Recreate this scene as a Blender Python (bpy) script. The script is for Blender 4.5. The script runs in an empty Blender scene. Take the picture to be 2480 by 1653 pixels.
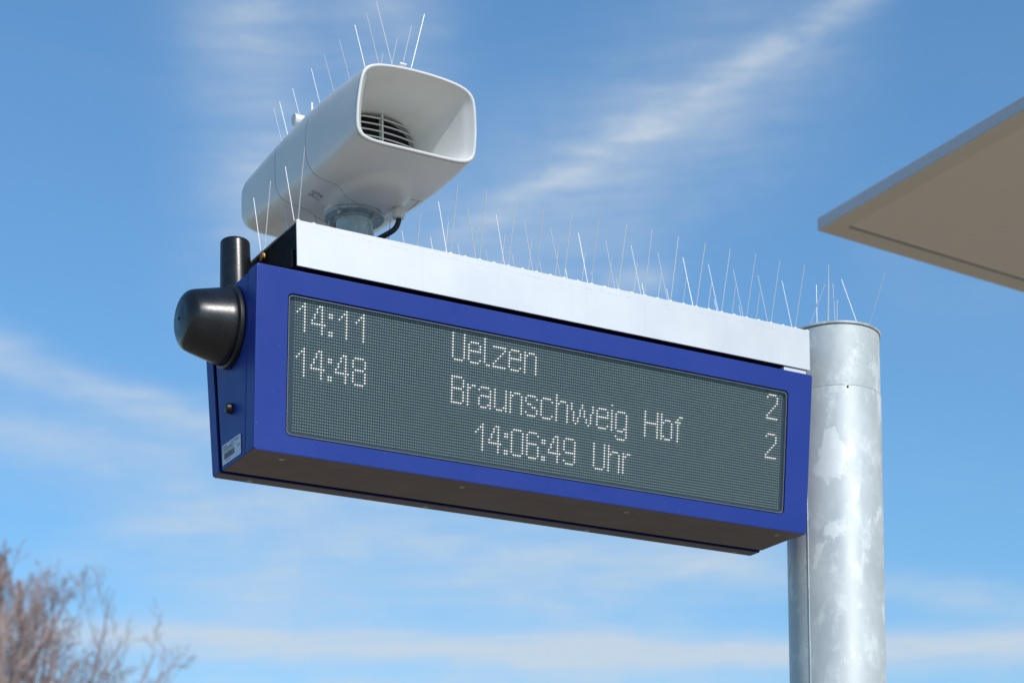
import bpy, bmesh, math, random
from mathutils import Vector, Matrix
R_ = math.radians
random.seed(7)
scn = bpy.context.scene
Z0 = 3.43                      # height of the sign's reference plane above the platform

# ------------------------------------------------------------------ camera
cam_d = bpy.data.cameras.new('camera')
cam = bpy.data.objects.new('camera', cam_d)
scn.collection.objects.link(cam)
right = Vector((0.86230429, -0.50606284, -0.01821278))
down = Vector((-0.01435821, 0.01151743, -0.99983058))
fwd = Vector((0.50618687, 0.86241971, 0.00266537))
M = Matrix((right, -down, -fwd)).transposed().to_4x4()
M.translation = Vector((-1.94632, -4.19169, -1.77999 + Z0))
cam.matrix_world = M
cam_d.sensor_width = 36.0
cam_d.lens = 5082.65 / 2480 * 36
cam_d.shift_y = (2665.19 - 826.5) / 2480
cam_d.clip_start = 0.05
cam_d.clip_end = 5000
cam_d.dof.use_dof = True
cam_d.dof.focus_distance = 4.85
cam_d.dof.aperture_fstop = 5.2
scn.camera = cam

# ------------------------------------------------------------------ light
SUN = Vector((0.04, -1.0, 0.685)).normalized()
sun_el = math.asin(SUN.z)
sun_az = math.atan2(SUN.x, SUN.y)            # clockwise from +Y
sd = bpy.data.lights.new('sun', 'SUN')
sd.energy = 2.45
sd.angle = R_(0.53)
sd.color = (1.0, 0.955, 0.89)
so = bpy.data.objects.new('sun', sd)
so.rotation_euler = SUN.to_track_quat('Z', 'Y').to_euler()
so.location = (6, -10, 12)
scn.collection.objects.link(so)
scn.view_settings.view_transform = 'Standard'
scn.view_settings.look = 'None'
scn.view_settings.exposure = 0.5
scn.view_settings.gamma = 1.0
scn.view_settings.use_curve_mapping = False

# ------------------------------------------------------------------ node helper
class NT:
    def __init__(s, tree):
        s.t = tree
        s.t.nodes.clear()
    def n(s, typ, **kw):
        nd = s.t.nodes.new(typ)
        for k, v in kw.items():
            setattr(nd, k, v)
        return nd
    def put(s, sock, v):
        if isinstance(v, bpy.types.NodeSocket):
            s.t.links.new(v, sock)
        elif v is not None:
            if sock.type == 'RGBA' and len(v) == 3:
                v = (*v, 1)
            sock.default_value = v
    def m(s, op, a, b=None, c=None, clamp=False):
        nd = s.n('ShaderNodeMath', operation=op, use_clamp=clamp)
        for i, v in enumerate((a, b, c)):
            if v is not None:
                s.put(nd.inputs[i], v)
        return nd.outputs[0]
    def mix(s, f, a, b, typ='RGBA', blend='MIX'):
        nd = s.n('ShaderNodeMix', data_type=typ)
        if typ == 'RGBA':
            nd.blend_type = blend
            s.put(nd.inputs[0], f); s.put(nd.inputs[6], a); s.put(nd.inputs[7], b)
            return nd.outputs[2]
        s.put(nd.inputs[0], f); s.put(nd.inputs[2], a); s.put(nd.inputs[3], b)
        return nd.outputs[0]
    def noise(s, vec, scale, detail=4, rough=0.5, dist=0.0):
        nd = s.n('ShaderNodeTexNoise')
        s.put(nd.inputs['Vector'], vec)
        nd.inputs['Scale'].default_value = scale
        nd.inputs['Detail'].default_value = detail
        nd.inputs['Roughness'].default_value = rough
        nd.inputs['Distortion'].default_value = dist
        return nd.outputs[0]
    def ramp(s, f, stops):
        nd = s.n('ShaderNodeValToRGB')
        el = nd.color_ramp.elements
        while len(el) < len(stops):
            el.new(0.5)
        for e, (p, c) in zip(el, stops):
            e.position = p
            e.color = (*c, 1) if len(c) == 3 else c
        s.put(nd.inputs[0], f)
        return nd.outputs[0]
    def rng(s, f, a, b, c=0.0, d=1.0, smooth=True):
        nd = s.n('ShaderNodeMapRange', interpolation_type='SMOOTHSTEP' if smooth else 'LINEAR')
        s.put(nd.inputs[0], f)
        for i, v in enumerate((a, b, c, d)):
            nd.inputs[i + 1].default_value = v
        return nd.outputs[0]
    def vec(s, x, y, z=0.0):
        nd = s.n('ShaderNodeCombineXYZ')
        for i, v in enumerate((x, y, z)):
            s.put(nd.inputs[i], v)
        return nd.outputs[0]

# ------------------------------------------------------------------ sky: clear afternoon sky with thin cirrus and old contrails
world = bpy.data.worlds.new('World')
scn.world = world
world.use_nodes = True
N = NT(world.node_tree)
sky = N.n('ShaderNodeTexSky', sky_type='NISHITA')
sky.sun_disc = False
sky.sun_elevation = sun_el
sky.sun_rotation = sun_az
sky.altitude = 0
sky.air_density = 1.3
sky.dust_density = 0.0
sky.ozone_density = 6.0
tc = N.n('ShaderNodeTexCoord').outputs['Generated']
nrm = N.n('ShaderNodeVectorMath', operation='NORMALIZE'); N.put(nrm.inputs[0], tc)
sep = N.n('ShaderNodeSeparateXYZ'); N.put(sep.inputs[0], nrm.outputs[0])
dx, dy, dz = sep.outputs
DEG = 180 / math.pi
# compass bearing (degrees, zero to the north north east) and height above the horizon (degrees)
fx, fy = 0.5062, 0.8624
rr = N.m('SUBTRACT', N.m('MULTIPLY', dx, fy), N.m('MULTIPLY', dy, fx))
ff = N.m('ADD', N.m('MULTIPLY', dx, fx), N.m('MULTIPLY', dy, fy))
AZ = N.m('MULTIPLY', N.m('ARCTAN2', rr, ff), DEG)
EL = N.m('MULTIPLY', N.m('ARCSINE', dz), DEG)
elc = N.m('MAXIMUM', dz, 0.04)
P = N.vec(N.m('DIVIDE', dx, elc), N.m('DIVIDE', dy, elc), 0.0)        # position on the cloud deck
ae = N.vec(AZ, EL, 0.0)
def wisp(rot, sx, sy, scale, detail=6, rough=0.6, seed=0.0):
    mp = N.n('ShaderNodeMapping', vector_type='POINT')
    N.put(mp.inputs[0], ae)
    mp.inputs['Location'].default_value = (seed, seed * 0.7, 0)
    mp.inputs['Rotation'].default_value = (0, 0, R_(rot))
    mp.inputs['Scale'].default_value = (sx, sy, 1)
    return N.noise(mp.outputs[0], scale, detail, rough, 0.4)
warp = N.m('MULTIPLY', N.m('SUBTRACT', N.noise(ae, 0.18, 4, 0.55), 0.5), 3.0)
warp2 = N.m('MULTIPLY', N.m('SUBTRACT', N.noise(ae, 0.75, 5, 0.6), 0.5), 1.1)
WP = N.m('ADD', warp, warp2)
fine = wisp(-20, 0.35, 1.3, 0.9, 7, 0.62, 3.0)
fine2 = wisp(-28, 0.16, 1.7, 1.9, 8, 0.62, 1.0)
fine3 = wisp(28, 0.28, 1.3, 1.1, 9, 0.60, 8.0)
micro = N.m('MULTIPLY', N.rng(fine2, .25, .75, .78, 1.20), N.rng(fine3, .25, .75, .80, 1.22))
def px(x, y):
    a = math.atan((x - 1240) / 5083.0)
    return a * DEG, math.atan((2665 - y) / 5083.0 * math.cos(a)) * DEG
def band(p, q, w, amp, e0=2.0, e1=2.0, wf=0.5, nz=fine, lo=0.35, hi=0.62, base=0.35):
    """soft streak between two points of the sky"""
    (ax, ay), (bx, by) = px(*p), px(*q)
    L = math.hypot(bx - ax, by - ay); ux, uy = (bx - ax) / L, (by - ay) / L
    du = N.m('SUBTRACT', AZ, ax); dv = N.m('SUBTRACT', EL, ay)
    t = N.m('ADD', N.m('MULTIPLY', du, ux), N.m('MULTIPLY', dv, uy))
    d = N.m('SUBTRACT', N.m('MULTIPLY', dv, ux), N.m('MULTIPLY', du, uy))
    d = N.m('ADD', d, N.m('MULTIPLY', WP, wf))
    g = N.m('EXPONENT', N.m('MULTIPLY', N.m('MULTIPLY', d, d), -1.0 / (w * w)))
    f = N.m('MULTIPLY', N.rng(t, -e0, e0), N.rng(t, L + e1, L - e1))
    mod = N.rng(nz, lo, hi, base, 1.0)
    return N.m('MULTIPLY', N.m('MULTIPLY', g, f), N.m('MULTIPLY', mod, amp))
soft = wisp(25, 0.5, 0.9, 0.35, 6, 0.6, 11.0)
ver = wisp(75, 0.3, 0.9, 0.55, 6, 0.6, 5.0)
B = [
    band((2500, -260), (1150, 540), 0.42, 0.40, 3, 2.5, 0.22),
    band((2100, 60), (1300, 440), 0.9, 0.12, 3, 3, 0.5),            # diagonal streak, upper right
    band((2000, 90), (900, 760), 2.2, 0.36, 3, 4, 0.9, soft, base=.75),          # its diffuse veil
    band((620, -300), (700, 720), 1.7, 0.50, 3, 2.5, 0.5, ver, base=0.6),         # veil behind the horn
    band((950, -200), (1000, 300), 1.8, 0.38, 2, 2, 0.7, ver, base=0.5),
    band((-500, 650), (70, 830), 0.55, 0.50, 2, 1.2, 0.4, base=0.6),
    band((-60, 800), (640, 1015), 0.46, 0.55, 1, 1.5, 0.35, base=0.6),   # old contrail, left
    band((-100, 1010), (560, 1090), 0.9, 0.42, 1.5, 2, 0.6, soft),
    band((150, 1330), (900, 1120), 0.5, 0.30, 2, 2, 0.6),
    band((480, 1400), (1900, 1300), 1.35, 0.56, 3, 3, 0.8, soft, base=0.6),          # pale area below the sign
    band((300, 1190), (1300, 1240), 0.8, 0.32, 2, 2, 0.8, soft, base=0.5),
    band((-300, 1455), (4200, 1490), 0.42, 0.74, 3, 3, 0.16, base=0.8),
    band((-300, 1640), (2900, 1600), 1.1, 0.30, 3, 3, 0.7, soft, base=.5),   # long level streak
    band((1300, 1480), (1900, 1640), 1.0, 0.32, 2, 2, 0.5, soft),
    band((1700, 1360), (2900, 1520), 0.45, 0.36, 2, 2, 0.3),
    band((300, 1680), (1500, 1600), 0.5, 0.30, 2, 2, 0.4, soft),
    band((1500, 690), (1660, 680), 0.42, 0.30, 0.5, 0.5, 0.3, soft, base=0.5),
    band((2150, 560), (2500, 760), 1.2, 0.14, 2, 3, 0.8, soft),
]
acc = B[0]
for b in B[1:]:
    acc = N.m('ADD', acc, b)
# the rest of the sky carries the same thin cirrus
deck = N.n('ShaderNodeMapping'); N.put(deck.inputs[0], P)
deck.inputs['Rotation'].default_value = (0, 0, R_(35)); deck.inputs['Scale'].default_value = (0.5, 1.6, 1)
cir = N.rng(N.noise(deck.outputs[0], 0.6, 8, 0.62, 0.8), 0.44, 0.75, 0.0, 0.07)
acc = N.m('ADD', acc, cir)
cov = N.m('MULTIPLY', N.m('MINIMUM', N.m('MULTIPLY', acc, micro), 0.85), N.rng(dz, 0.0, 0.06))
SKY = 0.12
tint = N.mix(1.0, sky.outputs[0], (.63, .81, .86), blend='MULTIPLY')
cloud = N.mix(cov, tint, (3.5, 4.0, 4.5))
bg = N.n('ShaderNodeBackground'); N.put(bg.inputs[0], cloud); bg.inputs[1].default_value = SKY
wo = N.n('ShaderNodeOutputWorld'); N.put(wo.inputs[0], bg.outputs[0])

# ------------------------------------------------------------------ materials
MATS = {}
def mat(name, col=(.5, .5, .5), rough=.5, metal=0.0, spec=0.5, fn=None, emit=None, coat=0.0):
    m = bpy.data.materials.new(name)
    m.use_nodes = True
    T = NT(m.node_tree)
    bs = T.n('ShaderNodeBsdfPrincipled')
    out = T.n('ShaderNodeOutputMaterial')
    T.t.links.new(bs.outputs[0], out.inputs[0])
    bs.inputs['Base Color'].default_value = (*col, 1)
    bs.inputs['Roughness'].default_value = rough
    bs.inputs['Metallic'].default_value = metal
    bs.inputs['Specular IOR Level'].default_value = spec
    bs.inputs['Coat Weight'].default_value = coat
    if emit:
        bs.inputs['Emission Color'].default_value = (*emit[0], 1)
        bs.inputs['Emission Strength'].default_value = emit[1]
    if fn:
        fn(T, bs)
    MATS[name] = m
    return m
def objc(T):
    return T.n('ShaderNodeTexCoord').outputs['Object']
def bump(T, bs, h, dist, strength=0.4):
    b = T.n('ShaderNodeBump'); b.inputs['Strength'].default_value = strength; b.inputs['Distance'].default_value = dist
    T.put(b.inputs['Height'], h); T.put(bs.inputs['Normal'], b.outputs[0])
def paint(c1, c2, sc=6, dust=0.06, r0=.3, r1=.42, bumpd=0.0002):
    def fn(T, bs):
        o = objc(T)
        n = T.noise(o, sc, 5, .6)
        c = T.mix(T.rng(n, .35, .7), c1, c2)
        sp = T.rng(T.noise(o, 120, 3, .6), .69, .76, 0, dust)       # specks of dust and water marks
        c = T.mix(sp, c, (.75, .78, .85))
        T.put(bs.inputs['Base Color'], c)
        T.put(bs.inputs['Roughness'], T.rng(T.noise(o, sc * 3, 4, .6), .3, .7, r0, r1))
        bump(T, bs, T.noise(o, 900, 2, .5), bumpd, .12)
    return fn
mat('blue_paint', fn=paint((.017, .042, .250), (.021, .048, .270), 3, .09, .36, .46), spec=.22)
mat('under_paint', fn=paint((.135, .112, .102), (.150, .126, .115), 5, .10, .5, .6), spec=.3)
mat('black_gap', (.004, .004, .006), .8, spec=.1)
mat('shade_black', fn=paint((.006, .006, .009), (.009, .009, .012), 8, 0.0, .6, .75), spec=.15)  # near-black colour painted in for the shade inside the beam
def black_plastic(T, bs):
    o = objc(T)
    T.put(bs.inputs['Base Color'], T.mix(T.rng(T.noise(o, 30, 4, .6), .4, .7), (.007, .008, .010), (.012, .013, .016)))
    T.put(bs.inputs['Roughness'], T.rng(T.noise(o, 260, 4, .7), .35, .65, .25, .36))
    bump(T, bs, T.noise(o, 420, 3, .6), .0003, .14)
mat('black_plastic', fn=black_plastic, spec=.5)
mat('rubber_black', (.010, .011, .014), .45)
def white_plastic(T, bs):
    o = objc(T)
    n = T.noise(o, 5, 5, .6)
    c = T.mix(T.rng(n, .3, .75), (.66, .665, .65), (.71, .715, .70))
    st = T.noise(o, 26, 6, .7)
    c = T.mix(T.rng(st, .60, .80, 0, .16), c, (.42, .38, .33))     # faint grime
    T.put(bs.inputs['Base Color'], c)
    T.put(bs.inputs['Roughness'], T.rng(n, .3, .7, .28, .38))
    bump(T, bs, T.noise(o, 300, 2, .5), .0002, .06)
mat('white_plastic', fn=white_plastic, spec=.45)
mat('grille_plastic', (.68, .69, .68), .4)
def mesh_cloth(T, bs):
    o = objc(T)
    ck = T.n('ShaderNodeTexChecker'); T.put(ck.inputs[0], o); ck.inputs[3].default_value = 320
    T.put(bs.inputs['Base Color'], T.mix(ck.outputs[1], (.008, .007, .008), (.035, .032, .031)))
mat('grille_mesh', fn=mesh_cloth, rough=.8, spec=.2)
mat('seam_shadow', (.11, .108, .10), .8)
mat('print_grey', (.10, .10, .13), .7)
def galv(base, dark, light, metal, r0, r1, sc, spots):
    def fn(T, bs):
        o = objc(T)
        mp = T.n('ShaderNodeMapping'); T.put(mp.inputs[0], o); mp.inputs['Scale'].default_value = (1, 1, .62)
        n1 = T.noise(mp.outputs[0], sc, 7, .62, .1)
        n2 = T.noise(mp.outputs[0], sc * 3.4, 8, .70, .15)
        c = T.mix(T.rng(n1, .36, .60), dark, base)
        c = T.mix(T.rng(n2, .50, .66, 0, .8), c, light)
        n3 = T.noise(mp.outputs[0], sc * 1.5, 6, .6, .1)
        c = T.mix(T.rng(n3, .595, .625, 0, .95), c, light)              # pale oxide patches with a clear edge
        if spots:
            v = T.n('ShaderNodeTexVoronoi'); T.put(v.inputs['Vector'], mp.outputs[0]); v.inputs['Scale'].default_value = 130
            k = T.m('MULTIPLY', T.rng(v.outputs[0], .20, .10), T.rng(T.noise(mp.outputs[0], 5.5, 4, .6), .52, .62))
            c = T.mix(T.m('MULTIPLY', k, .7), c, (.16, .17, .18))
        vs = T.n('ShaderNodeTexVoronoi'); T.put(vs.inputs['Vector'], mp.outputs[0]); vs.inputs['Scale'].default_value = 48
        hs_ = T.n('ShaderNodeSeparateColor'); T.put(hs_.inputs[0], vs.outputs[1])
        c = T.mix(T.m('MULTIPLY', hs_.outputs[0], .22), c, dark)      # zinc spangle
        mp2 = T.n('ShaderNodeMapping'); T.put(mp2.inputs[0], o); mp2.inputs['Scale'].default_value = (2, 2, 26)
        ring = T.noise(mp2.outputs[0], 3.0, 5, .7)
        c = T.mix(T.rng(ring, .60, .75, 0, .28), c, dark)            # drawn bands round the tube
        mp3 = T.n('ShaderNodeMapping'); T.put(mp3.inputs[0], o); mp3.inputs['Scale'].default_value = (30, 30, 1.2)
        run = T.noise(mp3.outputs[0], 1.6, 5, .7)
        c = T.mix(T.rng(run, .62, .76, 0, .30), c, dark)             # vertical run marks
        T.put(bs.inputs['Base Color'], c)
        T.put(bs.inputs['Roughness'], T.rng(n1, .3, .7, r0, r1))
        bump(T, bs, T.m('ADD', n2, T.m('MULTIPLY', n1, 2)), .0012, .35)
        bs.inputs['Metallic'].default_value = metal
    return fn
mat('galvanised', fn=galv((.54, .58, .59), (.42, .465, .48), (.68, .715, .72), .12, .48, .62, 5.2, True))
mat('galvanised_fine', fn=galv((.42, .50, .53), (.30, .37, .40), (.56, .62, .63), .35, .42, .6, 22, False))
def sheet(T, bs):
    o = objc(T)
    n = T.noise(o, 4, 5, .6)
    c = T.mix(T.rng(n, .3, .75), (.60, .625, .655), (.65, .67, .70))
    sp = T.n('ShaderNodeSeparateXYZ'); T.put(sp.inputs[0], o)
    # scribed line of small scuffs under the top fold
    dzl = T.m('ABSOLUTE', T.m('SUBTRACT', sp.outputs[2], T.m('ADD', .086, T.m('MULTIPLY', T.m('SUBTRACT', T.noise(o, 3, 2, .5), .5), .006))))
    ln = T.m('MULTIPLY', T.rng(dzl, .0022, .0006), T.rng(T.noise(o, 110, 3, .8), .50, .58))
    c = T.mix(T.m('MULTIPLY', ln, .35), c, (.40, .42, .46))
    for sx in (.519, .719, .927, 1.130, 1.330, .318):
        dxl = T.m('ABSOLUTE', T.m('SUBTRACT', sp.outputs[0], sx - .006))
        c = T.mix(T.rng(dxl, .0016, .0004, 0, .16), c, (.40, .44, .48))
    n2 = T.noise(o, 60, 6, .7)
    c = T.mix(T.rng(n2, .55, .78, 0, .22), c, (.48, .55, .60))
    mpd = T.n('ShaderNodeMapping'); T.put(mpd.inputs[0], o); mpd.inputs['Scale'].default_value = (26, 26, 1.5)
    c = T.mix(T.rng(T.noise(mpd.outputs[0], 1.5, 6, .7), .52, .76, 0, .22), c, (.50, .54, .57))      # faint drip runs
    c = T.mix(T.rng(T.noise(o, 7, 7, .65), .50, .70, 0, .18), c, (.74, .77, .78))
    T.put(bs.inputs['Base Color'], c)
    T.put(bs.inputs['Roughness'], T.rng(n, .3, .7, .42, .55))
    bump(T, bs, T.noise(o, 2.2, 3, .5), .004, .25)
mat('zinc_sheet', fn=sheet, metal=.12)
mat('steel_wire', (.70, .71, .73), .50, .40)
mat('steel_bolt', (.55, .53, .50), .35, 1.0)
mat('brass_bolt', (.70, .42, .16), .35, 1.0)
mat('clear_nub', (.75, .76, .75), .35)
mat('bracket_grey', fn=galv((.55, .60, .63), (.40, .45, .48), (.72, .75, .76), .3, .4, .6, 18, False))
mat('screw_zinc', (.42, .38, .32), .4, .8)
def panel(T, bs):
    o = objc(T)
    T.put(bs.inputs['Base Color'], T.mix(T.noise(o, 9, 4, .6), (.024, .042, .064), (.028, .048, .070)))
mat('led_board', fn=panel, rough=.6, spec=.3)
def led_off(T, bs):
    o = objc(T)
    w = T.n('ShaderNodeTexWhiteNoise', noise_dimensions='3D')
    sn = T.n('ShaderNodeVectorMath', operation='SNAP'); T.put(sn.inputs[0], o); sn.inputs[1].default_value = (.006, 5, .006)
    T.put(w.inputs[0], sn.outputs[0])
    big = T.noise(o, 22, 4, .6)
    c = T.mix(T.m('ADD', T.m('MULTIPLY', w.outputs[0], .6), T.m('MULTIPLY', big, .5), clamp=True), (.30, .39, .38), (.38, .47, .36))
    T.put(bs.inputs['Base Color'], c)
mat('led_lens', fn=led_off, rough=.35, spec=.5)
mat('led_lit', (.10, .10, .09), .5, emit=((1.0, .98, .91), .80))
mat('screen_rim', (.20, .22, .24), .4)
mat('label_white', (.52, .60, .72), .5)
mat('label_ink', (.12, .13, .16), .6)
def soffit(T, bs):
    o = objc(T)
    c = T.mix(T.noise(o, .8, 5, .6), (.84, .73, .60), (.88, .78, .65))
    T.put(bs.inputs['Base Color'], c)
mat('soffit_paint', fn=soffit, rough=.55)
mat('roof_metal', fn=paint((.50, .50, .56), (.54, .54, .60), 1.5, .03, .4, .5))
mat('soffit_trim', (.76, .68, .55), .5)
def pane(T, bs):
    T.t.nodes.remove(bs)
    out = [n for n in T.t.nodes if n.type == 'OUTPUT_MATERIAL'][0]
    tr = T.n('ShaderNodeBsdfTransparent'); tr.inputs[0].default_value = (.94, .96, .97, 1)
    gl = T.n('ShaderNodeBsdfGlossy'); gl.inputs[0].default_value = (.9, .95, 1, 1); gl.inputs['Roughness'].default_value = .22
    fr = T.n('ShaderNodeFresnel'); fr.inputs[0].default_value = 1.45
    mx = T.n('ShaderNodeMixShader')
    T.put(mx.inputs[0], T.m('MULTIPLY', fr.outputs[0], .8))
    T.put(mx.inputs[1], tr.outputs[0]); T.put(mx.inputs[2], gl.outputs[0])
    T.put(out.inputs[0], mx.outputs[0])
mat('front_pane', fn=pane)
def bark(T, bs):
    o = objc(T)
    n = T.noise(o, 3, 4, .6)
    T.put(bs.inputs['Base Color'], T.mix(n, (.28, .21, .20), (.42, .33, .31)))
mat('bark', fn=bark, rough=.85, spec=.2)
def ground(T, bs):
    o = objc(T)
    n = T.noise(o, .05, 8, .6); n2 = T.noise(o, 4, 6, .7)
    c = T.mix(T.rng(n, .4, .6), (.27, .20, .13), (.20, .165, .10))
    c = T.mix(T.m('MULTIPLY', n2, .5), c, (.20, .18, .15))
    T.put(bs.inputs['Base Color'], c); bump(T, bs, n2, .05)
mat('ground', fn=ground, rough=.95)
def paving(T, bs):
    o = objc(T)
    br = T.n('ShaderNodeTexBrick'); T.put(br.inputs[0], o)
    br.inputs['Scale'].default_value = 1.0; br.inputs['Brick Width'].default_value = .4; br.inputs['Row Height'].default_value = .2
    br.inputs['Mortar Size'].default_value = .006
    br.inputs['Color1'].default_value = (.40, .31, .215, 1); br.inputs['Color2'].default_value = (.44, .345, .24, 1)
    br.inputs['Mortar'].default_value = (.12, .11, .10, 1)
    n = T.noise(o, 30, 6, .7)
    T.put(bs.inputs['Base Color'], T.mix(T.m('MULTIPLY', n, .25), br.outputs[0], (.22, .20, .18)))
mat('paving', fn=paving, rough=.85)
mat('kerb', (.42, .40, .36), .8)

# ------------------------------------------------------------------ mesh helpers (rig coordinates: z is measured from Z0)
ROOTS = {}
def tag(o, label, cat, group=None):
    o['label'] = label; o['category'] = cat
    if group: o['group'] = group
    return o
def thing(name, label, cat, loc, group=None):
    o = bpy.data.objects.new(name, None)
    o.empty_display_size = .1
    o.location = (loc[0], loc[1], loc[2] + Z0)
    scn.collection.objects.link(o)
    ROOTS[o.name] = Vector(loc)
    return tag(o, label, cat, group)
class MB:
    def __init__(s):
        s.v = []; s.f = []; s.mi = []
    def add(s, v, f, mi=0):
        b = len(s.v); s.v += [tuple(p) for p in v]
        s.f += [tuple(i + b for i in q) for q in f]
        s.mi += ([mi] * len(f) if isinstance(mi, int) else list(mi)); return s
    def box(s, x0, x1, y0, y1, z0, z1, mi=0):
        v = [(x, y, z) for x in (x0, x1) for y in (y0, y1) for z in (z0, z1)]
        f = [(0, 1, 3, 2), (4, 6, 7, 5), (0, 4, 5, 1), (2, 3, 7, 6), (0, 2, 6, 4), (1, 5, 7, 3)]
        return s.add(v, f, mi)
    def hexa(s, p, mi=0):       # p: 8 points ordered as in box()
        return s.add(p, [(0, 1, 3, 2), (4, 6, 7, 5), (0, 4, 5, 1), (2, 3, 7, 6), (0, 2, 6, 4), (1, 5, 7, 3)], mi)
    def loft(s, loops, cap0=True, cap1=True, mi=0, closed=True):
        n = len(loops[0]); v = [p for l in loops for p in l]; f = []
        for k in range(len(loops) - 1):
            for i in range(n if closed else n - 1):
                j = (i + 1) % n
                f.append((k * n + i, k * n + j, (k + 1) * n + j, (k + 1) * n + i))
        if cap0: f.append(tuple(range(n - 1, -1, -1)))
        if cap1: f.append(tuple((len(loops) - 1) * n + i for i in range(n)))
        return s.add(v, f, mi)
    def lathe(s, prof, c, axis=2, n=32, cap0=True, cap1=True, mi=0, ph=0.0):
        """prof: (radius, position along axis)"""
        L = []
        for r, h in prof:
            l = []
            for i in range(n):
                a = 2 * math.pi * i / n + ph
                q = [0, 0, 0]
                q[axis] = h; q[(axis + 1) % 3] = r * math.cos(a); q[(axis + 2) % 3] = r * math.sin(a)
                l.append((c[0] + q[0], c[1] + q[1], c[2] + q[2]))
            L.append(l)
        return s.loft(L, cap0, cap1, mi)
    def tube(s, pts, r, n=8, mi=0, cap=True):
        pts = [Vector(p) for p in pts]
        rs = r if isinstance(r, (list, tuple)) else [r] * len(pts)
        t0 = (pts[1] - pts[0]).normalized()
        up = Vector((0, 0, 1)) if abs(t0.z) < .9 else Vector((1, 0, 0))
        u = t0.cross(up).normalized()
        L = []
        for k, p in enumerate(pts):
            t = (pts[min(k + 1, len(pts) - 1)] - pts[max(k - 1, 0)]).normalized()
            u = (u - t * u.dot(t)).normalized(); w = t.cross(u)
            L.append([tuple(p + (u * math.cos(2 * math.pi * i / n) + w * math.sin(2 * math.pi * i / n)) * rs[k]) for i in range(n)])
        return s.loft(L, cap, cap, mi)
    def build(s, name, mats, parent=None, smooth=None, bevel=0.0, seg=2, kind=None, label=None, fix=True, weighted=False):
        org = ROOTS.get(parent.name, Vector((0, 0, 0))) if parent else Vector((0, 0, 0))
        if parent and parent.name in OFF: org = OFF[parent.name]
        me = bpy.data.meshes.new(name)
        me.from_pydata([(a - org.x, b - org.y, c - org.z) for a, b, c in s.v], [], s.f)
        if isinstance(mats, str): mats = [mats]
        for m in mats: me.materials.append(MATS[m])
        if len(mats) > 1: me.polygons.foreach_set('material_index', s.mi)
        if fix:
            bm = bmesh.new(); bm.from_mesh(me)
            bmesh.ops.recalc_face_normals(bm, faces=bm.faces)
            bm.to_mesh(me); bm.free()
        me.update()
        o = bpy.data.objects.new(name, me)
        scn.collection.objects.link(o)
        if parent:
            o.parent = parent
            OFF[o.name] = org
        else:
            o.location.z = Z0; OFF[o.name] = Vector((0, 0, 0))
        if smooth is not None:
            me.shade_smooth(); me.set_sharp_from_angle(angle=R_(smooth))
            if weighted:
                wn = o.modifiers.new('normals', 'WEIGHTED_NORMAL'); wn.keep_sharp = True; wn.weight = 90
        if bevel:
            b = o.modifiers.new('edge', 'BEVEL'); b.width = bevel; b.segments = seg; b.limit_method = 'ANGLE'; b.angle_limit = R_(35)
        if kind: o['kind'] = kind
        if label: o['label'] = label
        return o
OFF = {}

# ------------------------------------------------------------------ setting: ground and platform
g = MB(); s_ = 2500
g.add([(-s_, -s_, -Z0 - .35), (s_, -s_, -Z0 - .35), (s_, s_, -Z0 - .35), (-s_, s_, -Z0 - .35)], [(0, 1, 2, 3)])
o = g.build('ground', 'ground'); o['kind'] = 'structure'
g = MB(); g.box(-30, 40, -22, 7.0, -Z0 - .6, -Z0)
o = g.build('platform', 'paving'); o['kind'] = 'structure'
g = MB(); g.box(-30, 40, 7.003, 7.25, -Z0 - .6, -Z0 + .02)
o = g.build('platform_kerb', 'kerb', bevel=.01); o['kind'] = 'structure'

# ------------------------------------------------------------------ the mast
PX, PY = 1.616, .1385
mast = thing('steel_mast', 'thick round galvanised steel post with flat lid at the right end of the display', 'post', (PX, PY, -Z0))
n = 96
MB().lathe([(.1262, -Z0 + .03), (.1262, .0655), (.1252, .068)], (PX, PY, 0), n=n).build('tube', 'galvanised', mast, smooth=40)
MB().lathe([(.1258, .0660), (.1258, .0675)], (PX, PY, 0), n=n).build('joint_line', 'seam_shadow', mast, smooth=40)
MB().lathe([(.1246, .068), (.1246, .2243)], (PX, PY, 0), n=n, cap0=False).build('sleeve', 'galvanised', mast, smooth=40)
MB().lathe([(.1215, .222), (.1215, .2262)], (PX, PY, 0), n=n).build('lid_gasket', 'black_gap', mast, smooth=40)
MB().lathe([(.1275, .2262), (.1285, .2275), (.1285, .2315), (.1270, .2328)], (PX, PY, 0), n=n).build('lid', 'bracket_grey', mast, smooth=40)
camdir = Vector((-1.946 - PX, -4.19 - PY, 0)).normalized()
rgt = Vector((.8624, -.5062, 0))
def onpole(k, z, r=.1262):
    d = (rgt * k + camdir * math.sqrt(1 - k * k)).normalized()
    return (PX + d.x * r, PY + d.y * r, z)
MB().tube([onpole(-.60, -Z0 + .03), onpole(-.60, 0.064)], .0016, 6).build('weld_seam', 'galvanised_fine', mast, smooth=60)
b = MB(); q = onpole(.30, .062, .1262)
b.lathe([(.0030, -.001), (.0030, .001)], q, axis=1, n=10); b.build('vent_hole', 'black_gap', mast)
MB().lathe([(.22, -Z0), (.22, -Z0 + .03)], (PX, PY, 0), n=48).build('base_plate', 'galvanised', mast, bevel=.003)
for k in range(6):
    a = math.pi / 3 * k + .3
    MB().lathe([(.016, -Z0 + .03), (.016, -Z0 + .05)], (PX + .18 * math.cos(a), PY + .18 * math.sin(a), 0), n=6).build('anchor_nut', 'steel_bolt', mast)

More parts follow.
